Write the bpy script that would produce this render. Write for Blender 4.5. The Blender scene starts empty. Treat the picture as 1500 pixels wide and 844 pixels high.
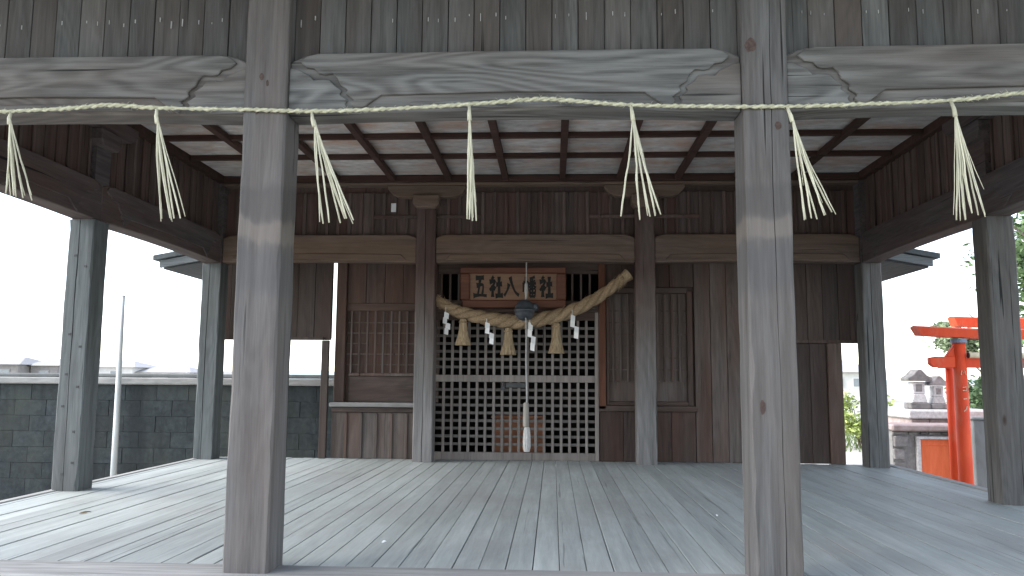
import bpy, math, random
from mathutils import Vector, Matrix
random.seed(7)
R = math.radians
scene = bpy.context.scene
col = scene.collection

# ---------------------------------------------------------------- camera
cd = bpy.data.cameras.new('camera'); cam = bpy.data.objects.new('camera', cd); col.objects.link(cam)
cd.sensor_width = 36.0; cd.lens = 28.02; cd.clip_start = 0.05; cd.clip_end = 3000
M = Matrix(((0.9986847, -0.0011742, 0.0512596, 0.183228),
            (0.0507980, -0.1131202, -0.9922819, -3.471324),
            (0.0069636, 0.9935806, -0.1129118, 0.821118),
            (0, 0, 0, 1)))
cam.matrix_world = M
scene.camera = cam

# ---------------------------------------------------------------- world, sun, exposure
SUN_EL, SUN_AZ = R(36), R(-97)          # azimuth from +Y towards +X: sun left of and slightly behind the camera
w = bpy.data.worlds.new('World'); scene.world = w; w.use_nodes = True
nt = w.node_tree; bg = nt.nodes['Background']
sky = nt.nodes.new('ShaderNodeTexSky'); sky.sky_type = 'NISHITA'; sky.sun_disc = False
sky.sun_elevation = SUN_EL; sky.sun_rotation = SUN_AZ
sky.air_density = 1.0; sky.dust_density = 0.6; sky.ozone_density = 1.0
hs = nt.nodes.new('ShaderNodeHueSaturation'); hs.inputs['Saturation'].default_value = 0.55
nt.links.new(sky.outputs[0], hs.inputs['Color']); nt.links.new(hs.outputs[0], bg.inputs[0])
bg.inputs[1].default_value = 0.13
sd = bpy.data.lights.new('sun', 'SUN'); sd.energy = 1.5; sd.angle = R(55); sd.color = (1.0, 0.96, 0.9)
so = bpy.data.objects.new('sun', sd); col.objects.link(so)
sdir = Vector((math.sin(SUN_AZ) * math.cos(SUN_EL), math.cos(SUN_AZ) * math.cos(SUN_EL), math.sin(SUN_EL)))
so.rotation_euler = sdir.to_track_quat('Z', 'Y').to_euler(); so.location = sdir * 50
vs = scene.view_settings
vs.view_transform = 'Standard'; vs.look = 'None'; vs.exposure = 2.14; vs.gamma = 1.0; vs.use_curve_mapping = False

# ---------------------------------------------------------------- material helpers
class NT:
    def __init__(s, name):
        s.m = bpy.data.materials.new(name); s.m.use_nodes = True
        s.t = s.m.node_tree; s.b = s.t.nodes['Principled BSDF']
    def n(s, typ, **kw):
        nd = s.t.nodes.new('ShaderNode' + typ)
        for k, v in kw.items():
            if k.startswith('i_'):
                key = k[2:]
                nd.inputs[int(key) if key.isdigit() else key].default_value = v
            else: setattr(nd, k, v)
        return nd
    def l(s, a, b): s.t.links.new(a, b)
    def ramp(s, fac, pts, interp='LINEAR'):
        r = s.n('ValToRGB'); e = r.color_ramp.elements; r.color_ramp.interpolation = interp
        while len(e) < len(pts): e.new(0.5)
        for i, (p, c) in enumerate(pts):
            e[i].position = p; e[i].color = (c if len(c) == 4 else (*c, 1)) if hasattr(c, '__len__') else (c, c, c, 1)
        s.l(fac, r.inputs[0]); return r.outputs[0]
    def mix(s, fac, a, b, mode='MIX'):
        m = s.n('MixRGB', blend_type=mode)
        for inp, v in zip(m.inputs, (fac, a, b)):
            if isinstance(v, bpy.types.NodeSocket): s.l(v, inp)
            elif hasattr(v, '__len__'): inp.default_value = (*v, 1) if len(v) == 3 else v
            else: inp.default_value = v
        return m.outputs[0]
    def math(s, op, a, b=None, clamp=False):
        m = s.n('Math', operation=op, use_clamp=clamp)
        for inp, v in zip(m.inputs, (a, b)):
            if v is None: continue
            if isinstance(v, bpy.types.NodeSocket): s.l(v, inp)
            else: inp.default_value = v
        return m.outputs[0]
    def coords(s, jitter=True):
        tc = s.n('TexCoord').outputs['Object']
        if not jitter: return tc
        oi = s.n('ObjectInfo').outputs['Random']
        v = s.n('VectorMath', operation='MULTIPLY_ADD'); cx = s.n('CombineXYZ')
        s.l(oi, cx.inputs[0]); s.l(s.math('MULTIPLY', oi, 7.3), cx.inputs[1]); s.l(s.math('MULTIPLY', oi, 3.1), cx.inputs[2])
        v.inputs[1].default_value = (9, 9, 9); s.l(cx.outputs[0], v.inputs[0]); s.l(tc, v.inputs[2])
        return v.outputs[0]
    def noise(s, vec, scale, mapping=(1, 1, 1), detail=5, rough=0.6, dist=0.0):
        mp = s.n('Mapping'); mp.inputs['Scale'].default_value = mapping; s.l(vec, mp.inputs[0])
        nz = s.n('TexNoise', i_Scale=scale, i_Detail=detail, i_Roughness=rough, i_Distortion=dist); s.l(mp.outputs[0], nz.inputs['Vector'])
        return nz.outputs['Fac']
    def finish(s, color, rough=0.85, bump=None, bstr=0.3, bdist=0.004, spec=0.3):
        if isinstance(color, bpy.types.NodeSocket): s.l(color, s.b.inputs['Base Color'])
        else: s.b.inputs['Base Color'].default_value = (*color, 1)
        if isinstance(rough, bpy.types.NodeSocket): s.l(rough, s.b.inputs['Roughness'])
        else: s.b.inputs['Roughness'].default_value = rough
        s.b.inputs['Specular IOR Level'].default_value = spec
        if bump is not None:
            bp = s.n('Bump', i_Strength=bstr, i_Distance=bdist); s.l(bump, bp.inputs['Height']); s.l(bp.outputs[0], s.b.inputs['Normal'])
        return s.m

def wood(name, dark, light, axis='Z', brown=None, zr=None, stain=None, var=0.25, knots=False, rings=0.5, rough=0.82, bands=None, blot=0.5, crk=1.0):
    """weathered timber: streaks along the grain, growth rings, drying cracks, blotches, tone per board"""
    t = NT(name); v = t.coords()
    st = {'X': (0.05, 1, 1), 'Y': (1, 0.05, 1), 'Z': (1, 1, 0.05)}[axis]
    st2 = {'X': (0.16, 1, 1), 'Y': (1, 0.16, 1), 'Z': (1, 1, 0.16)}[axis]
    fine = t.noise(v, 120, st, 4, 0.65)
    mid = t.noise(v, 22, st, 5, 0.6, 0.3)
    blotn = t.noise(v, 3.2, st2, 4, 0.6)
    f = t.math('ADD', t.math('MULTIPLY', fine, 0.38), t.math('MULTIPLY', mid, 0.62))
    if rings:
        rn = t.noise(v, 3.0, st2, 2, 0.5, 0.6)
        wv = t.math('SINE', t.math('MULTIPLY', rn, 95.0))
        f = t.math('ADD', f, t.math('MULTIPLY', wv, 0.065 * rings))
    c = t.ramp(f, [(0.30, dark), (0.66, light)])
    if brown is not None:
        bn = t.noise(v, 2.2, st2, 4, 0.65)
        if zr:
            sep = t.n('SeparateXYZ'); t.l(t.n('NewGeometry').outputs['Position'], sep.inputs[0])
            mr = t.n('MapRange', i_1=zr[0], i_2=zr[1]); t.l(sep.outputs[2], mr.inputs[0])
            bf = t.math('ADD', mr.outputs[0], t.math('MULTIPLY', t.math('SUBTRACT', bn, 0.5), 1.3), True)
        else:
            bf = t.ramp(bn, [(0.38, 0.0), (0.66, 1.0)])
        bc = t.ramp(f, [(0.3, tuple(x * 0.6 for x in brown)), (0.66, brown)])
        c = t.mix(bf, c, bc)
    if stain is not None:
        sn = t.noise(t.coords(False), 1.3, (1, .6, 1), 6, 0.7)
        c = t.mix(t.ramp(sn, [(0.46, 0.0), (0.68, 0.7)]), c, stain)
    if bands:                                   # light and shade painted in bands across a post: (z, half width, colour, amount)
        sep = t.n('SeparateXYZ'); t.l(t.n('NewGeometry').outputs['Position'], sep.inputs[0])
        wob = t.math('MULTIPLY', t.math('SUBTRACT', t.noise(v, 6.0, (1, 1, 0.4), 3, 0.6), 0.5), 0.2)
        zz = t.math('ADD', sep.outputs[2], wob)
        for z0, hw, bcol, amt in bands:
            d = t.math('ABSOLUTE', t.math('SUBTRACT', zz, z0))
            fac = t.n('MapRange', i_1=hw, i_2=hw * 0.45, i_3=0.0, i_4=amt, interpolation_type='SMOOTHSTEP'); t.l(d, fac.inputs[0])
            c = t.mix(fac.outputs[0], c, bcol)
    bl = t.ramp(blotn, [(0.25, 1 - 0.55 * blot), (0.75, 1 + 0.0)])
    c = t.mix(1.0, c, bl, 'MULTIPLY')
    if knots:
        mp = t.n('Mapping'); mp.inputs['Scale'].default_value = {'X': (1.0, 2.6, 2.6), 'Y': (2.6, 1.0, 2.6), 'Z': (2.6, 2.6, 1.0)}[axis]; t.l(v, mp.inputs[0])
        vo = t.n('TexVoronoi', i_Scale=2.1); t.l(mp.outputs[0], vo.inputs['Vector'])
        c = t.mix(t.ramp(vo.outputs['Distance'], [(0.055, 0.85), (0.11, 0.0)]), c, (0.035, 0.018, 0.014))
    ck = t.noise(v, 34, {'X': (0.02, 1, 1), 'Y': (1, 0.02, 1), 'Z': (1, 1, 0.02)}[axis], 3, 0.55)
    crack = t.ramp(ck, [(0.29, 0.0), (0.335, 1.0)])
    c = t.mix(t.math('MULTIPLY', t.math('SUBTRACT', 1.0, crack), crk), c, tuple(x * 0.25 for x in dark))
    oi = t.n('ObjectInfo').outputs['Random']
    tone = t.n('MapRange', i_3=1 - var, i_4=1 + var * 0.6); t.l(oi, tone.inputs[0])
    hv = t.n('HueSaturation'); t.l(tone.outputs[0], hv.inputs['Value']); t.l(c, hv.inputs['Color'])
    h = t.math('ADD', t.math('MULTIPLY', f, 0.7), t.math('MULTIPLY', crack, 0.6 * crk))
    return t.finish(hv.outputs[0], rough, h, 0.45, 0.005)

def plain(name, a, b, scale=20, mapping=(1, 1, 1), rough=0.85, bstr=0.3, bdist=0.004, var=0.15, detail=6, spec=0.3, extra=None):
    t = NT(name); v = t.coords()
    f = t.noise(v, scale, mapping, detail, 0.62)
    c = t.ramp(f, [(0.3, a), (0.7, b)])
    if extra is not None:
        ec, lo, hi, es = extra
        c = t.mix(t.ramp(t.noise(v, es, mapping, 5, 0.65), [(lo, 0.0), (hi, 1.0)]), c, ec)
    oi = t.n('ObjectInfo').outputs['Random']
    tone = t.n('MapRange', i_3=1 - var, i_4=1 + var); t.l(oi, tone.inputs[0])
    hv = t.n('HueSaturation'); t.l(tone.outputs[0], hv.inputs['Value']); t.l(c, hv.inputs['Color'])
    return t.finish(hv.outputs[0], rough, f, bstr, bdist, spec)

GD, GL = (0.105, 0.104, 0.106), (0.30, 0.30, 0.305)
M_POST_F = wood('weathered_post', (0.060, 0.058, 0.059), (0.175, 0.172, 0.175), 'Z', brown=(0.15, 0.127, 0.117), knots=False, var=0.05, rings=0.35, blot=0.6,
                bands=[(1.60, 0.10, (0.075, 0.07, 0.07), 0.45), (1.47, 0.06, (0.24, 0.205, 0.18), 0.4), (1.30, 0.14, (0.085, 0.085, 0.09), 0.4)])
M_POST_S = wood('grey_post', (0.07, 0.08, 0.085), (0.19, 0.21, 0.218), 'Z', brown=(0.12, 0.12, 0.118), knots=False, var=0.1)
M_POST_D = wood('shaded_grey_post', (0.055, 0.058, 0.06), (0.165, 0.168, 0.17), 'Z', brown=(0.12, 0.10, 0.09), knots=True, var=0.1)  # darker post wood for the right side, its shade put into the colour
M_POST_B = wood('inner_post', (0.11, 0.105, 0.104), (0.26, 0.25, 0.25), 'Z', brown=(0.125, 0.078, 0.066), zr=(0.45, 1.9), var=0.06)
M_BEAM_F = wood('carved_beam_wood', (0.068, 0.067, 0.066), (0.205, 0.206, 0.203), 'X', brown=(0.155, 0.134, 0.122), var=0.05, rings=1.5)
M_BEAM_Y = wood('side_beam_wood', (0.055, 0.047, 0.05), (0.15, 0.128, 0.13), 'Y', brown=(0.135, 0.09, 0.08), var=0.1)
M_BEAM_B = wood('inner_beam_wood', (0.09, 0.066, 0.055), (0.215, 0.158, 0.132), 'X', brown=(0.21, 0.14, 0.10), var=0.06)
M_FRIEZE = wood('frieze_board_wood', (0.045, 0.045, 0.045), (0.135, 0.137, 0.135), 'Z', brown=(0.10, 0.083, 0.075), var=0.25)
M_FRIEZE_I = wood('inner_frieze_wood', (0.07, 0.055, 0.051), (0.175, 0.135, 0.122), 'Z', brown=(0.145, 0.084, 0.069), var=0.3)
M_FLOOR = wood('floor_board_wood', (0.28, 0.308, 0.304), (0.445, 0.482, 0.475), 'Y', var=0.10, rings=0.2, rough=0.62, blot=0.42, crk=0.5, stain=(0.30, 0.30, 0.292))
M_NOSE = wood('floor_edge_wood', (0.20, 0.20, 0.20), (0.42, 0.42, 0.415), 'X', var=0.08)
M_NOSE_Y = wood('floor_side_edge_wood', (0.22, 0.22, 0.215), (0.45, 0.45, 0.44), 'Y', var=0.08)
M_KNOT = plain('dark_knot', (0.045, 0.03, 0.027), (0.09, 0.062, 0.055), 60)
M_BATTEN = wood('ceiling_batten_wood', (0.035, 0.018, 0.014), (0.085, 0.045, 0.036), 'X', var=0.15)
M_CPANEL = plain('ceiling_panel_wood', (0.32, 0.295, 0.29), (0.60, 0.575, 0.57), 7, (1, 2, 1), 0.85, 0.2, var=0.16, extra=((0.42, 0.26, 0.19), 0.46, 0.74, 2.3))
M_HALL = wood('hall_wall_wood', (0.042, 0.031, 0.028), (0.112, 0.083, 0.073), 'Z', brown=(0.122, 0.067, 0.051), var=0.2)
M_HALL_X = wood('hall_rail_wood', (0.046, 0.035, 0.031), (0.12, 0.09, 0.081), 'X', brown=(0.115, 0.067, 0.052), var=0.12)
M_HALL_G = wood('hall_plank_wood', (0.068, 0.058, 0.054), (0.18, 0.155, 0.145), 'Z', brown=(0.135, 0.082, 0.064), var=0.2)
M_HALL_R = wood('red_jamb_wood', (0.085, 0.036, 0.024), (0.18, 0.075, 0.045), 'Z', var=0.1)
M_HALL_D = wood('dark_door_wood', (0.038, 0.031, 0.029), (0.10, 0.08, 0.073), 'Z', brown=(0.09, 0.058, 0.048), var=0.2)
M_LATT = wood('lattice_wood', (0.15, 0.13, 0.12), (0.30, 0.265, 0.25), 'Z', var=0.12, rings=0)
M_LEDGE = wood('ledge_wood', (0.16, 0.155, 0.15), (0.34, 0.33, 0.325), 'X', var=0.05)
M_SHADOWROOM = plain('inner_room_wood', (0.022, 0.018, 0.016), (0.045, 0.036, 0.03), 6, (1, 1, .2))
M_BOX = wood('offering_box_wood', (0.25, 0.10, 0.055), (0.48, 0.22, 0.13), 'X', var=0.08)
M_PFRAME = wood('plaque_frame_wood', (0.085, 0.031, 0.018), (0.155, 0.058, 0.033), 'X', var=0.03, rings=0.3, rough=0.6)
M_PBOARD = wood('plaque_board_wood', (0.16, 0.088, 0.055), (0.25, 0.145, 0.092), 'X', var=0.03, rings=0.6, rough=0.6)
M_INK = plain('ink', (0.006, 0.0055, 0.0055), (0.015, 0.014, 0.0135), 30, rough=0.7)
M_STRAW = plain('straw', (0.36, 0.35, 0.24), (0.56, 0.545, 0.41), 60, (1, 1, 1), 0.8, 0.5, 0.002)
M_STRAW_G = plain('straw_stalks', (0.42, 0.41, 0.30), (0.66, 0.63, 0.50), 40, (3, 3, .3), 0.7, 0.3, 0.001, var=0.12)
M_SHIME = plain('old_straw_rope', (0.18, 0.122, 0.073), (0.43, 0.315, 0.20), 70, (.6, 2.5, 2.5), 0.9, 1.0, 0.008)
M_STASS = plain('straw_tassel', (0.22, 0.155, 0.095), (0.45, 0.345, 0.22), 80, (1, 1, .06), 0.9, 1.0, 0.008)
M_PAPER = plain('white_paper', (0.72, 0.72, 0.74), (0.82, 0.82, 0.83), 12, rough=0.7, bstr=0.1)
M_CORD = plain('white_cord', (0.30, 0.295, 0.29), (0.47, 0.46, 0.45), 90, (1, 1, .4), 0.85, 0.6, 0.003)
M_GRIP = wood('grip_wood', (0.22, 0.20, 0.18), (0.42, 0.39, 0.35), 'Z', var=0.02)
M_BELL = plain('dark_metal_bell', (0.022, 0.026, 0.034), (0.05, 0.058, 0.072), 14, rough=0.45, spec=0.6)
M_IRON = plain('dark_iron', (0.02, 0.021, 0.023), (0.05, 0.05, 0.052), 20, rough=0.5, spec=0.5)
M_DRIP = plain('pale_drip_marks', (0.26, 0.26, 0.26), (0.42, 0.42, 0.41), 40)
def block_mat():
    t = NT('dark_block'); v = t.coords(); g = t.coords(False)
    f = t.noise(v, 14, (1, 1, 1), 6, 0.62)
    c = t.ramp(f, [(0.3, (0.016, 0.021, 0.024)), (0.7, (0.043, 0.052, 0.056))])
    c = t.mix(t.ramp(t.noise(g, 1.6, (1, 1, .8), 5, .65), [(.42, 0.0), (.68, .8)]), c, (0.045, 0.050, 0.042))
    c = t.mix(t.ramp(t.noise(g, 3.0, (1, 1, .16), 5, .6), [(.46, 0.0), (.62, .75)]), c, (0.012, 0.016, 0.018))
    tone = t.n('MapRange', i_3=.86, i_4=1.16); t.l(t.n('ObjectInfo').outputs['Random'], tone.inputs[0])
    hv = t.n('HueSaturation'); t.l(tone.outputs[0], hv.inputs['Value']); t.l(c, hv.inputs['Color'])
    return t.finish(hv.outputs[0], .9, f, .6, .01)
M_BLOCK = block_mat()
M_MORTAR = plain('mortar', (0.02, 0.024, 0.026), (0.036, 0.042, 0.043), 20, var=0.0)
M_MORTAR_P = plain('pale_mortar', (0.16, 0.155, 0.15), (0.26, 0.25, 0.245), 20, var=0.0)
M_COPING = plain('pale_coping', (0.17, 0.168, 0.165), (0.30, 0.295, 0.285), 9, (.4, 1, 2), 0.85, 0.3)
M_POLE = plain('pale_pole_paint', (0.42, 0.44, 0.45), (0.55, 0.57, 0.58), 8, (1, 1, .2), 0.5, 0.1)
M_RED = plain('vermilion_paint', (0.62, 0.055, 0.018), (0.78, 0.09, 0.026), 7, (1, 1, .3), 0.6, 0.2, 0.003, var=0.05, extra=((0.62, 0.15, 0.08), 0.56, 0.74, 6.0))
M_CREAM = plain('cream_paint', (0.62, 0.52, 0.36), (0.75, 0.66, 0.5), 9, rough=0.6)
M_BLUE = plain('grey_blue_paint', (0.13, 0.17, 0.24), (0.20, 0.25, 0.33), 12, rough=0.6)
M_ORANGE = plain('orange_paint', (0.55, 0.10, 0.035), (0.66, 0.15, 0.06), 7, (2, 1, .4), 0.7, 0.2)
M_STONE = plain('rubble_stone', (0.12, 0.112, 0.11), (0.27, 0.255, 0.25), 9, (1, 1, 1), 0.9, 0.7, 0.012, var=0.35)
M_STONE_P = plain('pale_granite', (0.34, 0.33, 0.325), (0.56, 0.545, 0.54), 25, (1, 1, 1), 0.9, 0.5, 0.006, var=0.12)
M_STONE_R = plain('reddish_stone', (0.26, 0.20, 0.19), (0.42, 0.34, 0.33), 10, (1, 1, 1), 0.9, 0.5, 0.008, var=0.12)
M_CONC = plain('grey_concrete', (0.13, 0.138, 0.14), (0.22, 0.23, 0.232), 6, (1, 1, .3), 0.9, 0.4, 0.008, extra=((0.09, 0.095, 0.09), .5, .7, 3.0))
M_GROUND = plain('pale_gravel', (0.34, 0.33, 0.30), (0.52, 0.50, 0.47), 18, (1, 1, 1), 0.95, 0.6, 0.02, var=0, extra=((0.20, 0.24, 0.09), 0.52, 0.66, 0.16))
M_GRASS = plain('grass_blades', (0.12, 0.19, 0.04), (0.26, 0.34, 0.08), 2.0, var=0)
M_LEAF_Y = plain('yellow_green_leaves', (0.26, 0.33, 0.09), (0.42, 0.48, 0.16), 1.3, rough=0.6, bstr=0.0)
M_BARK = plain('bark', (0.07, 0.055, 0.045), (0.17, 0.14, 0.12), 18, (1, 1, .2), 0.9, 0.7, 0.01)
M_LEAF = plain('leaves', (0.07, 0.12, 0.055), (0.14, 0.21, 0.09), 1.3, rough=0.6, bstr=0.0, var=0.15)
M_LEAF_P = plain('pale_leaves', (0.16, 0.22, 0.12), (0.30, 0.36, 0.22), 1.3, rough=0.6, bstr=0.0, var=0.15)
M_ROOF = plain('roof_shingle', (0.06, 0.07, 0.075), (0.13, 0.145, 0.155), 14, (1, 4, 1), 0.8, 0.5, 0.01)
M_FASCIA = wood('fascia_wood', (0.12, 0.135, 0.145), (0.28, 0.30, 0.315), 'X', var=0.05)
M_SOFFIT = wood('soffit_wood', (0.05, 0.055, 0.062), (0.12, 0.125, 0.135), 'Y', var=0.1)
M_HWALL = plain('house_render', (0.55, 0.53, 0.51), (0.66, 0.64, 0.62), 2, var=0.12)
M_HWALL_B = plain('grey_brown_render', (0.22, 0.20, 0.195), (0.30, 0.28, 0.27), 2, var=0.1)
M_HROOF = plain('house_roof_tile', (0.26, 0.255, 0.26), (0.38, 0.37, 0.375), 3, (1, 6, 1), var=0.2)
M_HWIN = plain('house_window_glass', (0.18, 0.20, 0.22), (0.26, 0.28, 0.30), 2, rough=0.2, spec=0.6)
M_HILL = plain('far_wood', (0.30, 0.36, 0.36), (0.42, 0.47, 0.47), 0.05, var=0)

# ---------------------------------------------------------------- mesh helpers (all coordinates are metres in the world)
BASE = {}
def base_of(o):
    while o.parent: o = o.parent
    return BASE.get(o.name, Vector((0, 0, 0)))
def thing(name, label, cat, loc, group=None):
    o = bpy.data.objects.new(name, None); col.objects.link(o); o.location = loc; o.empty_display_size = 0.2
    BASE[o.name] = Vector(loc); o['label'] = label; o['category'] = cat
    if group: o['group'] = group
    return o
def tag(o, label, cat, group=None):
    o['label'] = label; o['category'] = cat
    if group: o['group'] = group
    return o
def build(name, geo, mat, parent=None, bevel=0, smooth=False, seg=1, label=None, kind=None):
    vs_, fs = geo
    b = base_of(parent) if parent else Vector((0, 0, 0))
    me = bpy.data.meshes.new(name)
    me.from_pydata([(x - b.x, y - b.y, z - b.z) for x, y, z in vs_], [], fs); me.update()
    o = bpy.data.objects.new(name, me); col.objects.link(o)
    if mat: me.materials.append(mat)
    if parent: o.parent = parent
    if smooth:
        for p in me.polygons: p.use_smooth = True
    if bevel:
        m = o.modifiers.new('bevel', 'BEVEL'); m.width = bevel; m.segments = seg; m.limit_method = 'ANGLE'; m.angle_limit = R(40)
    if label: o['label'] = label
    if kind: o['kind'] = kind
    return o
def join(*gs):
    V, F = [], []
    for v, f in gs:
        n = len(V); V += v; F += [tuple(i + n for i in q) for q in f]
    return V, F
def box(x0, x1, y0, y1, z0, z1):
    v = [(x, y, z) for z in (z0, z1) for y in (y0, y1) for x in (x0, x1)]
    return v, [(0, 2, 3, 1), (4, 5, 7, 6), (0, 1, 5, 4), (2, 6, 7, 3), (0, 4, 6, 2), (1, 3, 7, 5)]
def prism(poly, axis, a, b):
    """poly: 2-D outline; axis Y: (x,z), axis X: (y,z), axis Z: (x,y); extruded from a to b"""
    n = len(poly)
    ar = sum(poly[i][0] * poly[(i + 1) % n][1] - poly[(i + 1) % n][0] * poly[i][1] for i in range(n))
    if ar < 0: poly = poly[::-1]
    f = {'Y': lambda p, t: (p[0], t, p[1]), 'X': lambda p, t: (t, p[0], p[1]), 'Z': lambda p, t: (p[0], p[1], t)}[axis]
    v = [f(p, a) for p in poly] + [f(p, b) for p in poly]
    F = [tuple(range(n)), tuple(range(2 * n - 1, n - 1, -1))] + [(i + n, (i + 1) % n + n, (i + 1) % n, i) for i in range(n)]
    if axis != 'Y': F = [q[::-1] for q in F]
    return v, F
def tube(path, rad, n=8, cap=True):
    P = [Vector(p) for p in path]; V, F = [], []
    rr = rad if hasattr(rad, '__len__') else [rad] * len(P)
    up = Vector((0.01, 1, 0.02)).normalized()
    for i, p in enumerate(P):
        t = (P[min(i + 1, len(P) - 1)] - P[max(i - 1, 0)]).normalized()
        a = t.cross(up)
        if a.length < 1e-3: a = t.cross(Vector((1, 0, 0)))
        a.normalize(); b = t.cross(a)
        for k in range(n):
            q = p + (a * math.cos(2 * math.pi * k / n) + b * math.sin(2 * math.pi * k / n)) * rr[i]
            V.append(tuple(q))
    for i in range(len(P) - 1):
        for k in range(n):
            k2 = (k + 1) % n
            F.append((i * n + k, i * n + k2, (i + 1) * n + k2, (i + 1) * n + k))
    if cap:
        F.append(tuple(range(n - 1, -1, -1))); F.append(tuple((len(P) - 1) * n + k for k in range(n)))
    return V, F
def lathe(prof, c, n=20, flute=0.0):
    """profile [(r, z)] from top to bottom about a vertical axis at c"""
    V, F = [], []
    for r, z in prof:
        for k in range(n):
            a = 2 * math.pi * k / n
            q = r * (1 + flute * (1 if k % 2 else -1) * random.uniform(.4, 1))
            V.append((c[0] + q * math.cos(a), c[1] + q * math.sin(a), c[2] + z))
    for i in range(len(prof) - 1):
        for k in range(n):
            k2 = (k + 1) % n
            F.append((i * n + k, (i + 1) * n + k, (i + 1) * n + k2, i * n + k2))
    F.append(tuple(range(n))); F.append(tuple((len(prof) - 1) * n + k for k in range(n - 1, -1, -1)))
    return V, F
def spline(pts, m):
    """Catmull-Rom through pts, m steps per span"""
    P = [Vector(p) for p in pts]; out = []
    for i in range(len(P) - 1):
        a, b, c, d = P[max(i - 1, 0)], P[i], P[i + 1], P[min(i + 2, len(P) - 1)]
        for s in range(m):
            t = s / m
            out.append(0.5 * ((2 * b) + (c - a) * t + (2 * a - 5 * b + 4 * c - d) * t * t + (3 * b - a - 3 * c + d) * t ** 3))
    out.append(P[-1]); return out
J = lambda s: random.uniform(-s, s)

# ---------------------------------------------------------------- setting
GZ = -0.80
def ground():
    rings = [0, 12, 30, 80, 300, 2500]; V = [(0, 0, GZ)]; F = []; n = 32
    for r in rings[1:]:
        for k in range(n):
            a = 2 * math.pi * k / n; V.append((r * math.cos(a), r * math.sin(a), GZ))
    for k in range(n): F.append((0, 1 + k, 1 + (k + 1) % n))
    for i in range(len(rings) - 2):
        for k in range(n):
            k2 = (k + 1) % n; a = 1 + i * n; F.append((a + k, a + n + k, a + n + k2, a + k2))
    o = build('ground', (V, F), M_GROUND, kind='structure'); return o
ground()
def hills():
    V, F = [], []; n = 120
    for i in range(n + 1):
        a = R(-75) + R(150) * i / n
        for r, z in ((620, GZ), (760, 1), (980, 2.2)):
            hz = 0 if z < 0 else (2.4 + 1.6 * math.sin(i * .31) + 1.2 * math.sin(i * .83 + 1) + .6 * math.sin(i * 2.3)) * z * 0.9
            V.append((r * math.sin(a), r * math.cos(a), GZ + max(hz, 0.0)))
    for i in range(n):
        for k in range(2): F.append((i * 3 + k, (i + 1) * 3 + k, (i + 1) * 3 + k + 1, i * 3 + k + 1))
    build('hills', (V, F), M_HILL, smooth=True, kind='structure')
hills()

# ================================================================ the open pavilion
S, D, H = 2.2, 2.264, 0.0965
pav = thing('shrine_pavilion', 'open weathered timber shrine pavilion with plank floor and panelled ceiling', 'pavilion', (0, 0, GZ))

def post(x, y, mat, z0=GZ, z1=3.2, notch=None, hw=H, nw=.004):
    n = 36; V = []; F = []
    ph = [random.uniform(0, 6.28) for _ in range(8)]
    for i in range(n + 1):
        z = z0 + (z1 - z0) * i / n
        cc = [max(.003, .007 + .003 * math.sin(z * 7 + ph[k]) + .002 * math.sin(z * 19 + ph[k + 4]) + (random.uniform(0, .010) if random.random() < .12 else 0)) for k in range(4)]
        pts = [(-hw, -hw + cc[0]), (-hw + cc[0], -hw)]
        if notch is not None:
            q = notch + .004 * math.sin(z * 2.3 + ph[0]) + .0015 * math.sin(z * 11 + ph[1]); e = nw * (.75 + .25 * math.sin(z * 3 + ph[2]))
            pts += [(q - e, -hw), (q, -hw + .03), (q + e, -hw)]
        pts += [(hw - cc[1], -hw), (hw, -hw + cc[1]), (hw, hw - cc[2]), (hw - cc[2], hw), (-hw + cc[3], hw), (-hw, hw - cc[3])]
        V += [(x + a + J(.0006), y + b + J(.0006), z) for a, b in pts]; m = len(pts)
    for i in range(n):
        for k in range(m):
            k2 = (k + 1) % m; F.append((i * m + k, i * m + k2, (i + 1) * m + k2, (i + 1) * m + k))
    F.append(tuple(range(m))[::-1]); F.append(tuple(n * m + k for k in range(m)))
    return build('post', (V, F), mat, pav)
for sx in (-1, 1):
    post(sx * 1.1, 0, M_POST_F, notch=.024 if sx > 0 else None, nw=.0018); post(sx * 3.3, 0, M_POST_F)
    pm = post(sx * 3.3, D, M_POST_S if sx < 0 else M_POST_D, notch=-0.012 if sx < 0 else None, z1=1.972)
    build('post_top', box(sx * 3.3 - .078, sx * 3.3 + .078, D - H, D + H, 1.974, 2.53), M_BEAM_Y, pav)
    if sx < 0:
        g = join(*[lathe([(0.002, 0.004), (0.008, 0.003), (0.009, 0)], (0, 0, 0), 6) for _ in range(0)]) if 0 else None
        spots = [(-0.035, 1.12), (0.05, 1.03), (-0.04, .83), (0.05, .74), (-0.05, .60), (0.045, .42), (-0.03, 1.7), (0.05, 1.62), (0.05, .2), (-0.02, .12)]
        gs = [box(-3.3 + a - .009, -3.3 + a + .009, D - H - .003, D - H + .004, z - .008, z + .008) for a, z in spots]
        build('nail_head', join(*gs), M_IRON, pm, kind='stuff')
    post(sx * 3.3, 2 * D, M_POST_S if sx < 0 else M_POST_D, notch=-0.02 if sx < 0 else -0.01, z1=1.972)
    build('post_top', box(sx * 3.3 - H, sx * 3.3 + H, 2 * D - H, 2 * D + H, 1.974, 3.0), M_BEAM_Y, pav)
    post(sx * 1.1, 2 * D, M_POST_B, notch=-0.002 if sx < 0 else None, z1=2.55)

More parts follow.
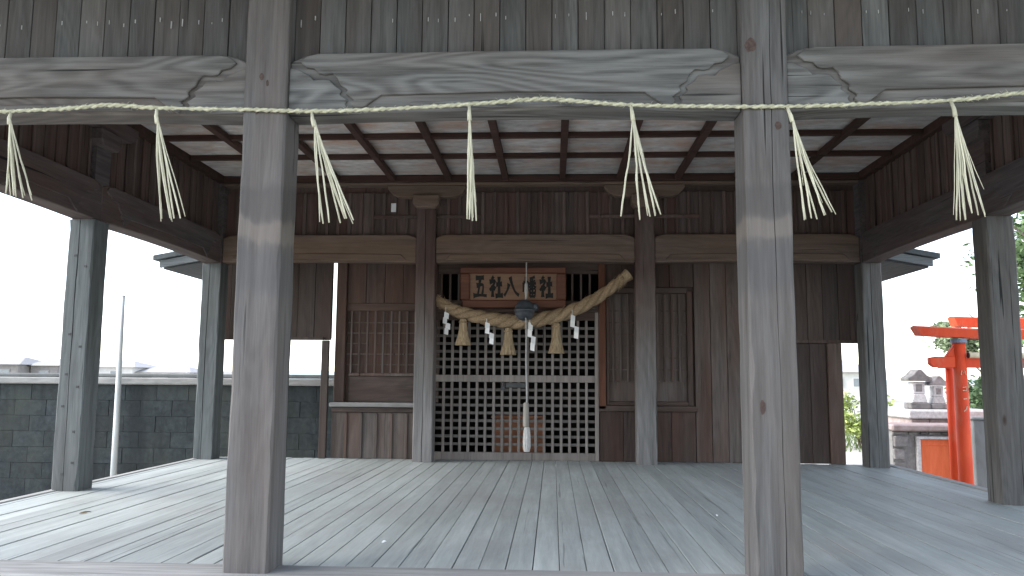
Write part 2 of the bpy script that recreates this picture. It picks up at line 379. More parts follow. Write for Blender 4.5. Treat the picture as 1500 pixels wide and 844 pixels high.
def knot(x, z, a, b, par):
    pts = [(x + a * math.cos(t * .5236) * (1 + J(.15)), z + b * math.sin(t * .5236) * (1 + J(.15))) for t in range(12)]
    build('knot', prism(pts, 'Y', -H - .0012, -H + .004), M_KNOT, par)
fp = [o for o in pav.children if o.name.startswith('post') and abs(o.data.vertices[0].co.y) < .2]
fpl = min(fp, key=lambda o: abs(o.data.vertices[0].co.x + 1.1)); fpr = min(fp, key=lambda o: abs(o.data.vertices[0].co.x - 1.1))
for x_, z_, a, b in ((-1.119, 2.156, .010, .017), (-1.092, 2.125, .006, .015), (-1.134, 1.992, .010, .010)): knot(x_, z_, a, b, fpl)
for x_, z_, a, b in ((1.04, 2.27, .026, .032), (1.148, 1.908, .014, .017), (1.05, .71, .012, .03)): knot(x_, z_, a, b, fpr)

# carved rainbow beams: a core and a proud carved face with wavy ends
def beam_core(a0, a1, z0=1.985, z1=2.272, sh=0.038):
    arch = lambda a: 0.016 * (1 - ((2 * (a - a0) / (a1 - a0)) - 1) ** 2)
    n = 14
    lo = [(a0 + (a1 - a0) * i / n, z0 + arch(a0 + (a1 - a0) * i / n)) for i in range(n + 1)]
    hi = [(a0, z1 - sh)] + [(a0 + 0.12 * t, z1 - sh + sh * math.sin(t * math.pi / 2)) for t in (.15, .3, .5, .75, 1)]
    hi += [(a1 - 0.12 * t, z1 - sh + sh * math.sin(t * math.pi / 2)) for t in (1, .75, .5, .3, .15)] + [(a1, z1 - sh)]
    return lo + hi[::-1]
def beam_face(a0, a1, z0=1.985, z1=2.272):
    wave = [(0.31, 0.012), (0.285, 0.05), (0.30, 0.066), (0.262, 0.092), (0.27, 0.112), (0.235, 0.138), (0.222, 0.168), (0.20, 0.19), (0.16, 0.186), (0.135, 0.192),
            (0.115, 0.214), (0.08, 0.220), (0.062, 0.236), (0.05, 0.247)]
    L = [(a0 + x, z0 + z) for x, z in wave]; Rr = [(a1 - x, z0 + z) for x, z in wave]
    top = [(a0 + 0.08, z1 - .016), (a0 + 0.13, z1 - 0.004), ((a0 + a1) / 2, z1 - 0.002), (a1 - 0.13, z1 - 0.004), (a1 - 0.08, z1 - .016)]
    low = [(a1 - 0.34, z0 + 0.03), (a1 - 0.42, z0 + 0.088), ((a0 + a1) / 2, z0 + 0.098), (a0 + 0.42, z0 + 0.088), (a0 + 0.34, z0 + 0.03)]
    return L + top + Rr[::-1] + low
for x0, x1 in ((-3.3 + H, -1.1 - H), (-1.1 + H, 1.1 - H), (1.1 + H, 3.3 - H)):
    b = build('beam', prism(beam_core(x0, x1), 'Y', -0.060, 0.08), M_BEAM_F, pav, 0.006)
    build('carved_face', prism(beam_face(x0, x1), 'Y', -0.077, -0.055), M_BEAM_F, b, 0.0035)
    wv = [(.012, .268), (.05, .243), (.066, .256), (.092, .218), (.112, .226), (.138, .190), (.160, .172), (.165, .14), (.16, .10), (.185, .078), (.20, .045), (.212, .02)]
    for e_, sg in ((x0, 1), (x1, -1)):
        build('carved_sleeve', prism([(e_ + sg * .002, 1.985 + .012)] + [(e_ + sg * (xx + .014 + J(.002)), 1.985 + z_) for z_, xx in wv] + [(e_ + sg * .002, 1.985 + .218)], 'Y', -0.074, -0.055), M_BEAM_F, b, 0.0035)
    zz = 1.985
    low2 = [(x0 + 0.52, zz + .03), (x0 + 0.56, zz + .058), ((x0 + x1) / 2, zz + .066), (x1 - 0.56, zz + .058), (x1 - 0.52, zz + .03)]
    build('carved_face', prism(low2, 'Y', -0.068, -0.055), M_BEAM_F, b, 0.004)
    # frieze boards over the beam
    n = round((x1 - x0) / 0.1185); bw = (x1 - x0) / n
    fr = build('frieze', box(x0, x1, 0.012, 0.03, 2.15, 3.3), M_FRIEZE, pav)
    for i in range(n):
        yy = J(.003)
        build('frieze_board', box(x0 + i * bw + .0015 + abs(J(.001)), x0 + (i + 1) * bw - .0015, -0.018 + yy, 0.010, 2.15, 3.3), M_FRIEZE, fr, 0.002)
    gs = []
    for i in range(n):
        for k in (0.22, 0.72):
            if random.random() < .42: continue
            x = x0 + (i + k) * bw + J(.016); z = 2.455 + J(.014); l = random.choice((.005, .007, .010, .012, .022)); wd_ = random.uniform(.0011, .002)
            gs.append(box(x - wd_, x + wd_, -0.0225, -0.0155, z - l, z + l * .6))
    build('nail_drip', join(*gs), M_DRIP, fr, kind='stuff')
for sx in (-1, 1):
    for y0, y1 in ((H, D - .001), (D + .001, 2 * D - H)):
        b = build('beam', prism(beam_core(y0, y1, 1.975, 2.272, .03), 'X', sx * 3.3 - 0.085, sx * 3.3 + 0.085), M_BEAM_Y, pav, 0.006)
        ia = sx * 3.3 - sx * 0.095
        build('carved_face', prism(beam_face(y0, y1, 1.975), 'X', min(ia, ia + sx * .02), max(ia, ia + sx * .02)), M_BEAM_Y, b, 0.004)
        fx = sx * 3.3
        fr = build('frieze', box(fx - .012, fx + .012, y0, y1, 2.15, 3.3), M_FRIEZE_I, pav)
        n = 17; bw = (y1 - y0) / n
        for i in range(n):
            xi = fx - sx * .013; xo = fx - sx * (.036 + J(.004))
            build('frieze_board', box(min(xi, xo), max(xi, xo), y0 + i * bw + .002, y0 + (i + 1) * bw - .002, 2.15, 2.9), M_FRIEZE_I, fr, 0.002)
            if i: 
                build('frieze_batten', box(min(xo, xo - sx * .014), max(xo, xo - sx * .014), y0 + i * bw - .013, y0 + i * bw + .013, 2.15, 2.9), M_FRIEZE_I, fr, 0.002)
    # bracket on the middle side post: bearing block and boat-shaped arm
    build('bearing_block', prism([(D - .10, 2.53), (D + .10, 2.53), (D + .135, 2.58), (D + .135, 2.66), (D - .135, 2.66), (D - .135, 2.58)], 'X', sx * 3.3 - .135, sx * 3.3 + .135), M_BEAM_Y, pav, 0.006)
    arm = [(D - .42, 2.80), (D - .42, 2.75), (D - .38, 2.70), (D - .30, 2.665), (D - .2, 2.661), (D + .2, 2.661), (D + .30, 2.665), (D + .38, 2.70), (D + .42, 2.75), (D + .42, 2.80)]
    build('bracket_arm', prism(arm, 'X', sx * 3.3 - .11, sx * 3.3 + .11), M_BEAM_Y, pav, 0.005)
    build('wall_plate', box(sx * 3.3 - .10, sx * 3.3 + .10, 0.1, 2 * D - .1, 2.802, 2.90), M_BATTEN, pav, 0.004)

# back row: beams, frieze, brackets
YB = 2 * D
for x0, x1 in ((-3.3 + H, -1.1 - H), (-1.1 + H, 1.1 - H), (1.1 + H, 3.3 - H)):
    b = build('beam', prism(beam_core(x0, x1, 1.98, 2.268, 0.035), 'Y', YB - 0.08, YB + 0.08), M_BEAM_B, pav, 0.012, seg=2)
    zz = 1.98
    low2 = [(x0 + 0.10, zz + .025), (x0 + 0.16, zz + .085), ((x0 + x1) / 2, zz + .095), (x1 - 0.16, zz + .085), (x1 - 0.10, zz + .025)]
    build('carved_face', prism(low2, 'Y', YB - 0.088, YB - 0.07), M_BEAM_B, b, 0.006)
    fe = x1 - (.012 if x1 > 2 else 0)
    fr = build('frieze', box(x0, fe, YB + .01, YB + .03, 2.2, 2.9), M_FRIEZE_I, pav)
    x1 = fe; n = 17; bw = (x1 - x0) / n
    for i in range(n):
        yy = YB - .012 + J(.006)
        build('frieze_board', box(x0 + i * bw + .002, x0 + (i + 1) * bw - .002, yy, YB + .008, 2.2, 2.715), M_FRIEZE_I, fr, 0.002)
        if i: build('frieze_batten', box(x0 + i * bw - .016, x0 + i * bw + .016, YB - .034, YB - .018, 2.2, 2.715), M_FRIEZE_I, fr, 0.002)
for sx in (-1, 1):
    x = sx * 1.1
    blk = [(x - .10, 2.53), (x + .10, 2.53), (x + .135, 2.575), (x + .135, 2.665), (x - .135, 2.665), (x - .135, 2.575)]
    build('bearing_block', prism(blk, 'Y', YB - .16, YB + .10), M_BEAM_B, pav, 0.015, seg=2)
    arm = [(x - .40, 2.77), (x - .40, 2.735), (x - .36, 2.685), (x - .29, 2.652), (x - .16, 2.645), (x + .16, 2.645), (x + .29, 2.652), (x + .36, 2.685), (x + .40, 2.735), (x + .40, 2.77)]
    build('bracket_arm', prism(arm, 'Y', YB - .115, YB + .06), M_BEAM_B, pav, 0.008, seg=2)
    build('frieze_rail', box(x - .55, x + .55, YB - .045, YB - .0345, 2.44, 2.475), M_FRIEZE_I, pav, 0.003)
build('cornice_moulding', box(-3.2, 3.2, YB - .125, YB + .02, 2.772, 2.80), M_BEAM_B, pav, 0.006)
build('cornice', box(-3.2, 3.2, YB - .15, YB + .02, 2.801, 2.865), M_BATTEN, pav, 0.004)
rect_ = build('pale_rectangle', box(-1.475, -1.425, YB - .042, YB - .0385, 2.51, 2.60), M_PAPER, pav)  # small pale rectangle on the left back frieze

# coffered ceiling
ceil = build('ceiling', box(-3.19, 3.19, -0.02, YB - .16, 2.885, 2.91), M_BATTEN, pav)
bx_ = [-2.585 + 0.5725 * i for i in range(10)]
xs = [-3.19] + bx_ + [3.19]
ys = [0.02, 0.56, 1.17, 1.785, 2.40, 3.012, 3.625, YB - .155]
for i in range(len(xs) - 1):
    for k in range(len(ys) - 1):
        build('ceiling_panel', box(xs[i] + .003, xs[i + 1] - .003, ys[k] + .003, ys[k + 1] - .003, 2.868 + J(.001), 2.882), M_CPANEL, ceil)
for y in ys[:-1]: build('ceiling_batten', box(-3.19, 3.19, y - .024, y + .024, 2.822, 2.866), M_BATTEN, ceil, 0.004)
for x in bx_: build('ceiling_batten', box(x - .030, x + .030, 0.02, YB - .151, 2.806, 2.858), M_BATTEN, ceil, 0.004)

# plank floor
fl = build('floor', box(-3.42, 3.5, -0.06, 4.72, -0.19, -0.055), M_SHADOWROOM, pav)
x = 0.214 - 0.1172 * 31
i = 0
while x < 3.46:
    wb = 0.1172
    zt = J(.0022); l = max(x + .0010 + abs(J(.0018)), -3.345); r_ = min(x + wb - .0010 - abs(J(.0016)), 3.445)
    if r_ > l + .03:
        build('floor_board', box(l, r_, 0.072, 4.716, -0.05, zt), M_FLOOR, fl, 0.0018)
    x += wb
build('floor_edge', box(-3.45, 3.55, -0.17, 0.068, -0.20, 0.006), M_NOSE, fl, 0.008)
for a, b in ((-3.42, -3.352), (3.452, 3.53)):
    build('floor_edge', box(a, b, 0.072, 4.72, -0.20, 0.008), M_NOSE_Y, fl, 0.008)

# roof over the pavilion
def roof_geo():
    e0 = [(-4.4, -1.45, 2.85), (4.4, -1.45, 2.85), (4.4, 5.6, 3.0), (-4.4, 5.6, 3.0)]
    rg = [(-1.9, 2.2, 4.9), (1.9, 2.2, 4.9)]
    V = e0 + rg + [(x, y, z + .12) for x, y, z in e0 + rg]
    F = [(0, 4, 5, 1), (1, 5, 2), (2, 5, 4, 3), (3, 4, 0)]
    T = [tuple(k + 6 for k in q[::-1]) for q in F]
    sd_ = [(i, (i + 1) % 4, (i + 1) % 4 + 6, i + 6) for i in range(4)]
    return V, F + T + sd_
build('roof', roof_geo(), M_ROOF, pav)

# left and right rear bays of the pavilion: hanging plank panels over the openings
W = 4.72
def planks(name, x0, x1, z0, z1, y0, y1, mat, parent, wd=0.15, gap=.002, jz=0.0, jy=.004):
    n = max(1, round((x1 - x0) / wd)); bw = (x1 - x0) / n
    for i in range(n):
        build(name, box(x0 + i * bw + gap, x0 + (i + 1) * bw - gap, y0 + J(jy), y1, z0, z1), mat, parent, 0.002)
pl = build('hanging_panel', box(-3.38, -2.125, W + .03, W + .045, 1.22, 2.2), M_HALL_D, pav)
planks('plank', -3.38, -2.125, 1.205, 2.2, W, W + .028, M_HALL_D, pl, 0.17)
build('rail', box(-3.2, -2.20, W - .02, W + .028 - .03, 1.205, 1.235), M_HALL_D, pl)
build('rear_jamb', box(-2.203, -2.128, W - .05, W + .05 - .055, 0.0, 1.20), M_HALL_D, pav, .004)
pr_ = build('hanging_panel', box(2.60, 3.38, W + .052, W + .065, 1.20, 2.2), M_HALL_D, pav)
planks('plank', 2.60, 3.38, 1.197, 2.2, W, W + .028, M_HALL_D, pr_, 0.155)
build('rail', box(2.60, 3.2, W - .02, W - .002, 1.197, 1.23), M_HALL_D, pr_)
dr = build('dark_door', box(2.60, 3.06, W + .03, W + .05, 0.0, 1.25), M_HALL_D, pav)
planks('plank', 2.60, 2.93, 0.005, 1.19, W, W + .018, M_HALL_D, dr, 0.165)
build('rear_jamb', box(2.935, 3.075, W - .03, W + .029, 0.0, 1.196), M_HALL_G, pav, .005)

# ================================================================ the inner hall behind the pavilion
hall = thing('inner_hall', 'dark brown timber inner hall with lattice doors at the back of the pavilion', 'shrine hall', (0, W, GZ))
# left of the doors: low plank wall, ledge, barred window
lw = build('low_wall', box(-2.09, -1.1, W + .02, W + .05, -0.01, .52), M_HALL, hall)
bw = .156
for i in range(6):
    xa = -2.09 + i * bw
    build('plank', box(xa + .002, xa + bw - .002, W + J(.003), W + .018, 0, .465), M_HALL_G, lw, .003)
    build('batten', box(xa + bw - .016, xa + bw + .012, W - .016, W - .004, 0, .455), M_HALL_G, lw, .003)
build('rail', box(-2.09, -1.1, W - .022, W + .018, .468, .518), M_HALL_X, lw, .004)
build('ledge', box(-2.105, -1.1, W - .06, W + .16, .522, .566), M_LEDGE, hall, .006)
build('corner_post', box(-2.092, -1.985, W + .05, W + .15, .568, 2.2), M_HALL, hall, .005)
wn = build('window', box(-1.983, -1.0, W + .118, W + .14, .568, 2.2), M_HALL, hall, label='dark barred window with upright wooden slats')
build('apron_panel', box(-1.95, -1.0, W + .098, W + .116, .570, .835), M_HALL_X, wn, .004)
build('sill', box(-1.95, -1.0, W + .085, W + .116, .838, .868), M_HALL_G, wn, .004)
build('head_rail', box(-1.983, -1.0, W + .09, W + .116, 1.52, 1.60), M_HALL_X, wn, .004)
for i in range(9):
    xa = -1.93 + i * .0845
    build('slat', box(xa - .010, xa + .010, W + .086, W + .0955, .869, 1.519), M_HALL_G, wn, .003)
for z in (.95, 1.06, 1.17, 1.28, 1.39): build('cross_rail', box(-1.98, -1.0, W + .096, W + .1025, z, z + .012), M_HALL_G, wn)
planks('plank', -1.983, -1.0, 1.602, 2.2, W + .10, W + .116, M_HALL, wn, .2)

# lattice doors
door = build('lattice_door', box(-1.066, -1.022, W - .005, W + .035, 0, 1.50), M_LATT, hall, .003, label='grid lattice double doors of pale grey wood')
build('stile', box(.612, .650, W - .005, W + .035, 0, 1.50), M_LATT, door, .003)
build('rail', box(-1.021, .611, W - .004, W + .034, 0.0, .078), M_LATT, door, .003)
build('rail', box(-1.021, .611, W - .004, W + .034, .785, .855), M_LATT, door, .003)
build('rail', box(-1.021, .611, W - .004, W + .034, 1.418, 1.50), M_HALL_X, door, .003)
nb = 18; st = (0.611 + 1.021) / (nb + 1)
for i in range(nb):
    xa = -1.021 + (i + 1) * st + J(.001)
    build('lattice_bar', box(xa - .0135, xa + .0135, W, W + .014, .079, .784), M_LATT, door, .002)
    build('lattice_bar', box(xa - .0135, xa + .0135, W, W + .014, .856, 1.417), M_LATT, door, .002)
M_LATT_H = wood('lattice_cross_wood', (0.09, 0.08, 0.076), (0.20, 0.18, 0.172), 'X', var=0.15, rings=0)
for k in range(8):
    z = .079 + (k + 1) * (.705 / 9); build('lattice_bar', box(-1.021, .611, W + .016, W + .028, z - .0135, z + .0135), M_LATT_H, door)
for k in range(6):
    z = .856 + (k + 1) * (.561 / 7); build('lattice_bar', box(-1.021, .611, W + .016, W + .028, z - .0135, z + .0135), M_LATT_H, door)
build('lock_plate', box(-.30, -.09, W - .012, W - .006, .728, .778), M_IRON, door, .003)
lk = build('padlock', join(box(-.345, -.305, W - .022, W - .006, .70, .745), tube([(-.340, W - .013, .745), (-.340, W - .013, .775), (-.325, W - .013, .787), (-.310, W - .013, .775), (-.310, W - .013, .745)], .005, 6)), M_IRON, door)
# transom of upright slats over the doors
tr = build('transom', box(-1.0035, .65, W + .0, W + .035, 1.503, 1.622), M_HALL_X, hall)
build('head_rail', box(-1.0035, .65, W, W + .035, 1.902, 2.2), M_HALL_X, tr)
for i in range(18):
    xa = -.975 + i * .0905
    build('slat', box(xa - .011, xa + .011, W + .006, W + .026, 1.623, 1.901), M_HALL_G, tr, .002)
build('red_jamb', box(.652, .722, W - .02, W + .05, 0.52, 2.2), M_HALL_R, hall, .004)
# right of the doors: panelled wall with blind window
rw = build('panel_wall', box(.724, 2.598, W + .06, W + .08, 0, 2.2), M_HALL, hall)
build('rail', box(.652, 1.64, W - .02, W + .058, .50, .555), M_HALL_X, rw, .004)
planks('plank', .655, 1.62, 0, .498, W + .012, W + .058, M_HALL, rw, .24)
bwn = build('blind_window', box(.76, 1.545, W + .045, W + .058, .60, 1.70), M_HALL_G, hall, label='blind panelled window of fine upright slats')
for xa, xb, za, zb in ((.728, .758, .56, 1.72), (1.548, 1.60, .56, 1.72)): build('frame', box(xa, xb, W + .0, W + .057, za, zb), M_HALL, bwn, .004)
for za, zb in ((.558, .598), (1.702, 1.76)): build('frame', box(.759, 1.547, W + .0, W + .057, za, zb), M_HALL_X, bwn, .004)
for i in range(10): build('slat', box(.80 + i * .075 - .010, .80 + i * .075 + .010, W + .022, W + .0335, .80, 1.699), M_HALL_G, bwn, .002)
for z in (.80, .92, 1.04, 1.16, 1.28, 1.40, 1.52): build('cross_rail', box(.76, 1.545, W + .034, W + .0445, z - .007, z + .007), M_HALL_G, bwn)
planks('plank', .655, 1.62, 1.765, 2.2, W + .02, W + .058, M_HALL, rw, .25)
planks('plank', 1.625, 2.596, 0, 2.2, W + .02, W + .058, M_HALL_G, rw, .165)
# dim room behind the lattice
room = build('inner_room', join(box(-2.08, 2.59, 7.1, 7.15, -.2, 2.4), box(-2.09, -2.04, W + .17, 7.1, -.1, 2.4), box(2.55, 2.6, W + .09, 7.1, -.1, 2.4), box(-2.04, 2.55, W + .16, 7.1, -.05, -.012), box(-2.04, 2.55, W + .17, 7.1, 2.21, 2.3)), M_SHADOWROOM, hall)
# hall roof: gable with the ridge running away from the viewer
def hall_roof():
    y0, y1 = 5.2, 7.3
    prof = [(-4.32, 2.12), (-3.6, 2.255), (-2.0, 2.75), (0, 3.6), (2.0, 2.75), (3.6, 2.27), (4.33, 2.135)]
    th = .055
    poly = [(x, z + th) for x, z in prof] + [(x, z) for x, z in prof[::-1]]
    return prism(poly, 'Y', y0, y1)
hr = build('roof', hall_roof(), M_ROOF, hall)
prof = [(-4.26, 2.045), (-3.6, 2.165), (-2.0, 2.64), (0, 3.48), (2.0, 2.64), (3.6, 2.18), (4.27, 2.06)]
build('fascia', prism([(x, z + .075) for x, z in prof] + [(x, z - .005) for x, z in prof[::-1]], 'Y', 5.24, 5.28), M_FASCIA, hr)
prof2 = [(-4.24, 2.03), (-3.6, 2.14), (-2.1, 2.58)]
build('soffit', prism([(x, z + .06) for x, z in prof2] + [(x, z) for x, z in prof2[::-1]], 'Y', 5.30, 7.2), M_SOFFIT, hr)
prof3 = [(2.1, 2.58), (3.6, 2.15), (4.25, 2.045)]
build('soffit', prism([(x, z + .06) for x, z in prof3] + [(x, z) for x, z in prof3[::-1]], 'Y', 5.30, 7.2), M_SOFFIT, hr)

# ---------------------------------------------------------------- name plaque with five brushed characters
pq = thing('name_plaque', 'red-brown framed wooden name plaque with black brushed characters above the lattice doors', 'plaque', (-.22, 4.66, 1.53))
px0, px1, pz0, pz1 = -.765, .318, 1.535, 1.952
tilt = lambda z: 4.665 - (z - pz0) * .16
def tb(xa, xb, za, zb, f0, f1):
    """slab in the leaning plane of the plaque, f0..f1 metres in front of its back"""
    v = [(x_, tilt(z_) - f, z_) for z_ in (za, zb) for f in (f1, f0) for x_ in (xa, xb)]
    return v, box(0, 1, 0, 1, 0, 1)[1]
build('board', tb(px0 + .05, px1 - .05, pz0 + .04, pz1 - .04, 0, .012), M_PBOARD, pq)
fw = .098
build('frame_rail', tb(px0, px1, pz1 - .066, pz1, 0, .04), M_PFRAME, pq, .01)
build('frame_rail', tb(px0 + .02, px1, pz0, pz0 + .085, 0, .04), M_PFRAME, pq, .01)
build('frame_stile', tb(px0, px0 + fw, pz0 + .0855, pz1 - .0665, 0, .04), M_PFRAME, pq, .01)
build('frame_stile', tb(px1 - fw, px1, pz0 + .0855, pz1 - .0665, 0, .04), M_PFRAME, pq, .01)
CH = {
 'go': [[(.18, .92), (.8, .94)], [(.52, .92), (.44, .5), (.34, .1)], [(.24, .55), (.72, .57), (.66, .1)], [(.0, .06), (.5, .09), (1, .06)]],
 'sha': [[(.2, .98), (.32, .86)], [(.02, .72), (.44, .76), (.04, .32)], [(.25, .56), (.25, .0)], [(.3, .5), (.46, .38)], [(.52, .6), (.95, .63)], [(.73, .98), (.73, .08)], [(.46, .05), (1.02, .08)]],
 'hachi': [[(.34, .64), (.22, .34), (-.02, .06)], [(.42, .97), (.56, .62), (.8, .25), (1.08, .08)]],
 'man': [[(.05, .7), (.06, .25)], [(.05, .7), (.4, .72), (.38, .28)], [(.22, .98), (.22, .0)], [(.9, .97), (.52, .88)], [(.56, .82), (.62, .70)], [(.88, .82), (.8, .70)], [(.45, .64), (.98, .66)],
         [(.71, .92), (.71, .42)], [(.7, .62), (.48, .44)], [(.72, .62), (.97, .44)], [(.53, .38), (.54, .02)], [(.53, .38), (.92, .38), (.9, .02)], [(.72, .38), (.72, .02)], [(.54, .2), (.9, .2)], [(.54, .03), (.9, .03)]],
}
def strokes(ch, x0, z0, w_, h_, th):
    gs = []
    for k, s in enumerate(CH[ch]):
        pts = spline([(p[0], p[1], 0) for p in s], 5); L = len(pts); lft, rgt = [], []
        for i, p in enumerate(pts):
            t = (pts[min(i + 1, L - 1)] - pts[max(i - 1, 0)]).normalized(); nn = Vector((-t.y, t.x, 0))
            u = i / (L - 1); wd = th * (1.15 - .35 * math.sin(u * math.pi) - (.45 * u if len(s) > 2 else 0)) * random.uniform(.92, 1.08)
            lft.append(p + nn * wd); rgt.append(p - nn * wd)
        V, F = [], []
        for f in (.0125, .0145):
            for a in (lft, rgt):
                for p in a:
                    x_, z_ = x0 + p.x * w_, z0 + p.y * h_; V.append((x_, tilt(z_) - f - k * .0002, z_))
        for i in range(L - 1):
            F.append((2 * L + i, 2 * L + i + 1, 3 * L + i + 1, 3 * L + i))
            F.append((i, i + 1, 2 * L + i + 1, 2 * L + i)); F.append((L + i + 1, L + i, 3 * L + i, 3 * L + i + 1))
        F.append((0, 2 * L, 3 * L, L)); F.append((L - 1, 2 * L - 1, 4 * L - 1, 3 * L - 1))
        gs.append((V, F))
    return join(*gs)
for ch, xa in (('go', -.632), ('sha', -.468), ('hachi', -.312), ('man', -.125), ('sha', .045)):
    build('character', strokes(ch, xa, 1.65, .138, .21, .118 if ch != 'man' else .07), M_INK, pq)

# ---------------------------------------------------------------- thick straw rope with tassels and paper streamers
sh = thing('sacred_straw_rope', 'thick twisted tan straw rope sagging before the lattice doors with tassels and paper streamers', 'straw rope', (-.1, 4.60, 1.40))
path = [(-1.03, 1.632), (-.861, 1.528), (-.72, 1.480), (-.51, 1.432), (-.301, 1.404), (-.127, 1.398), (.046, 1.419), (.253, 1.462), (.46, 1.545), (.668, 1.664), (.82, 1.776), (.893, 1.832)]
sp = spline([(a, 4.60 - (.05 if a > .75 else 0), b) for a, b in path], 10)
tot = len(sp)
for s in range(3):
    pts, rr = [], []
    for i, p in enumerate(sp):
        u = i / (tot - 1); t = (sp[min(i + 1, tot - 1)] - sp[max(i - 1, 0)]).normalized()
        a = t.cross(Vector((0, 1, 0))).normalized(); b = Vector((0, 1, 0)); ph = u * 2 * math.pi * 5.2 + s * 2 * math.pi / 3
        k = .030 * (.8 + .35 * math.sin(math.pi * min(u * 1.1, 1)))
        pts.append(p + (a * math.cos(ph) + b * math.sin(ph)) * k); rr.append(k * 1.28 * (1 + J(.03)))
    build('strand', tube(pts, rr, 10), M_SHIME, sh, smooth=True)
fz = []
for i in range(420):                                    # loose stalks standing off the thick rope
    i0 = random.randrange(2, tot - 2); p = sp[i0]; t = (sp[i0 + 1] - sp[i0 - 1]).normalized(); a = random.uniform(0, 6.28)
    n_ = Vector((0, 1, 0)) * math.sin(a) + t.cross(Vector((0, 1, 0))) * math.cos(a); q = p + n_ * .058
    d = (t * random.choice((-1, 1)) * random.uniform(.5, 1) + n_ * random.uniform(.05, .7)).normalized(); q2 = q + d * random.uniform(.02, .06); w_ = d.cross(Vector((0, 1, 0.1))).normalized() * .0016
    fz.append(([tuple(q - w_), tuple(q + w_), tuple(q2)], [(0, 1, 2)]))
build('loose_straw', join(*fz), M_STASS, sh, kind='stuff')
e = sp[-1]; t = (sp[-1] - sp[-4]).normalized()
build('bound_end', tube([e - t * .05, e - t * .02, e, e + t * .03, e + t * .07], [.050, .053, .052, .058, .066], 14), M_STASS, sh, label='flared cut end of the straw rope')
for (xa, za), (xb, zb) in (((-.726, 1.425), (-.722, 1.153)), ((-.265, 1.335), (-.264, 1.059)), ((.219, 1.385), (.219, 1.075))):
    h_ = za - zb
    pf = [(.012, .0), (.034, -.01), (.040, -.07 * h_ / .27), (.043, -.12 * h_ / .27), (.058, -.19 * h_ / .27), (.078, -h_ + .012), (.080, -h_), (.05, -h_ - .002)]
    tsl = build('straw_tassel', lathe(pf, (xa, 4.575, za), 26, .05), M_STASS, sh)
    build('binding', tube([(xa, 4.575, za + .05), (xa, 4.575, za - .004)], .006, 6), M_SHIME, tsl)
    build('binding', lathe([(.040, -.030), (.044, -.034), (.044, -.044), (.040, -.048)], (xa, 4.575, za), 18), M_SHIME, tsl)
def shide(x, z, xe, ze):
    """folded paper streamer: four slips stepping sideways"""
    hgt = (z - ze) / 4.0; gs = []; w_ = .044; y = 4.535
    for k in range(4):
        cx = x + (xe - x) * (k / 3) + (-.012 if k % 2 else .010); zt = z - k * hgt * .95; sl = .022
        f = [(cx - w_ / 2, zt), (cx + w_ / 2, zt - sl * .6), (cx + w_ / 2 - .004, zt - hgt * 1.05 - sl * .6), (cx - w_ / 2 - .004, zt - hgt * 1.05)]
        yy = y - .006 * (k % 2); tw = .012 * (-1) ** k
        v = [(a, yy + (tw if j in (1, 2) else -tw) + o_, b) for o_ in (0, .0012) for j, (a, b) in enumerate(f)]
        gs.append((v, [(0, 1, 2, 3), (7, 6, 5, 4), (0, 4, 5, 1), (1, 5, 6, 2), (2, 6, 7, 3), (3, 7, 4, 0)]))
    gs.append(tube([(x, y, z + .05), (x, y, z - .01)], .003, 5))
    return join(*gs)
for (xa, za), (xb, zb) in (((-.901, 1.488), (-.877, 1.26)), ((-.484, 1.386), (-.419, 1.166)), ((-.049, 1.387), (-.007, 1.099)), ((.376, 1.464), (.43, 1.224))):
    build('paper_streamer', shide(xa, za, xb, zb), M_PAPER, sh)

# ---------------------------------------------------------------- bell and pull cord
bl = thing('bell_pull', 'dark round bell hanging before the plaque with a long pale cord and tassel', 'bell', (-.09, 4.44, .125))
bp = build('bell', lathe([(.012, .108), (.048, .098), (.076, .074), (.094, .038), (.099, .012), (.106, .009), (.106, -.007), (.099, -.010), (.096, -.034), (.080, -.068), (.052, -.094), (.015, -.105)], (-.099, 4.445, 1.497), 24), M_BELL, bl, smooth=True)
build('side_lug', lathe([(.01, .045), (.045, .036), (.055, 0), (.045, -.03), (.01, -.04)], (-.012, 4.47, 1.53), 14), M_BELL, bp, smooth=True)
build('hanging_cord', tube(spline([(-.083, 4.462, 1.985), (-.084, 4.455, 1.8), (-.092, 4.447, 1.6)], 4), [.006] * 9, 6), M_CORD, bl)
build('knot', lathe([(.006, .0), (.016, -.02), (.018, -.08), (.010, -.15), (.006, -.16)], (-.084, 4.449, 1.775), 10), M_CORD, bl, smooth=True)
cp = []
for i in range(60):
    u = i / 59; cp.append((-.082 + .012 * u + .002 * math.sin(u * 9), 4.33, 1.40 - u * .815))
build('pull_cord', tube([(-.090, 4.42, 1.42), (-.084, 4.36, 1.41)] + cp, [.008 * (1 + .12 * math.sin(i * 1.9)) for i in range(62)], 7), M_CORD, bl, smooth=True)
build('grip', lathe([(.014, 0), (.026, -.01), (.028, -.12), (.030, -.22), (.024, -.235)], (-.075, 4.33, .592), 14), M_GRIP, bl, smooth=True)
build('cord_tassel', lathe([(.020, 0), (.030, -.03), (.034, -.10), (.036, -.19), (.026, -.235)], (-.066, 4.33, .358), 22, .09), M_CORD, bl)

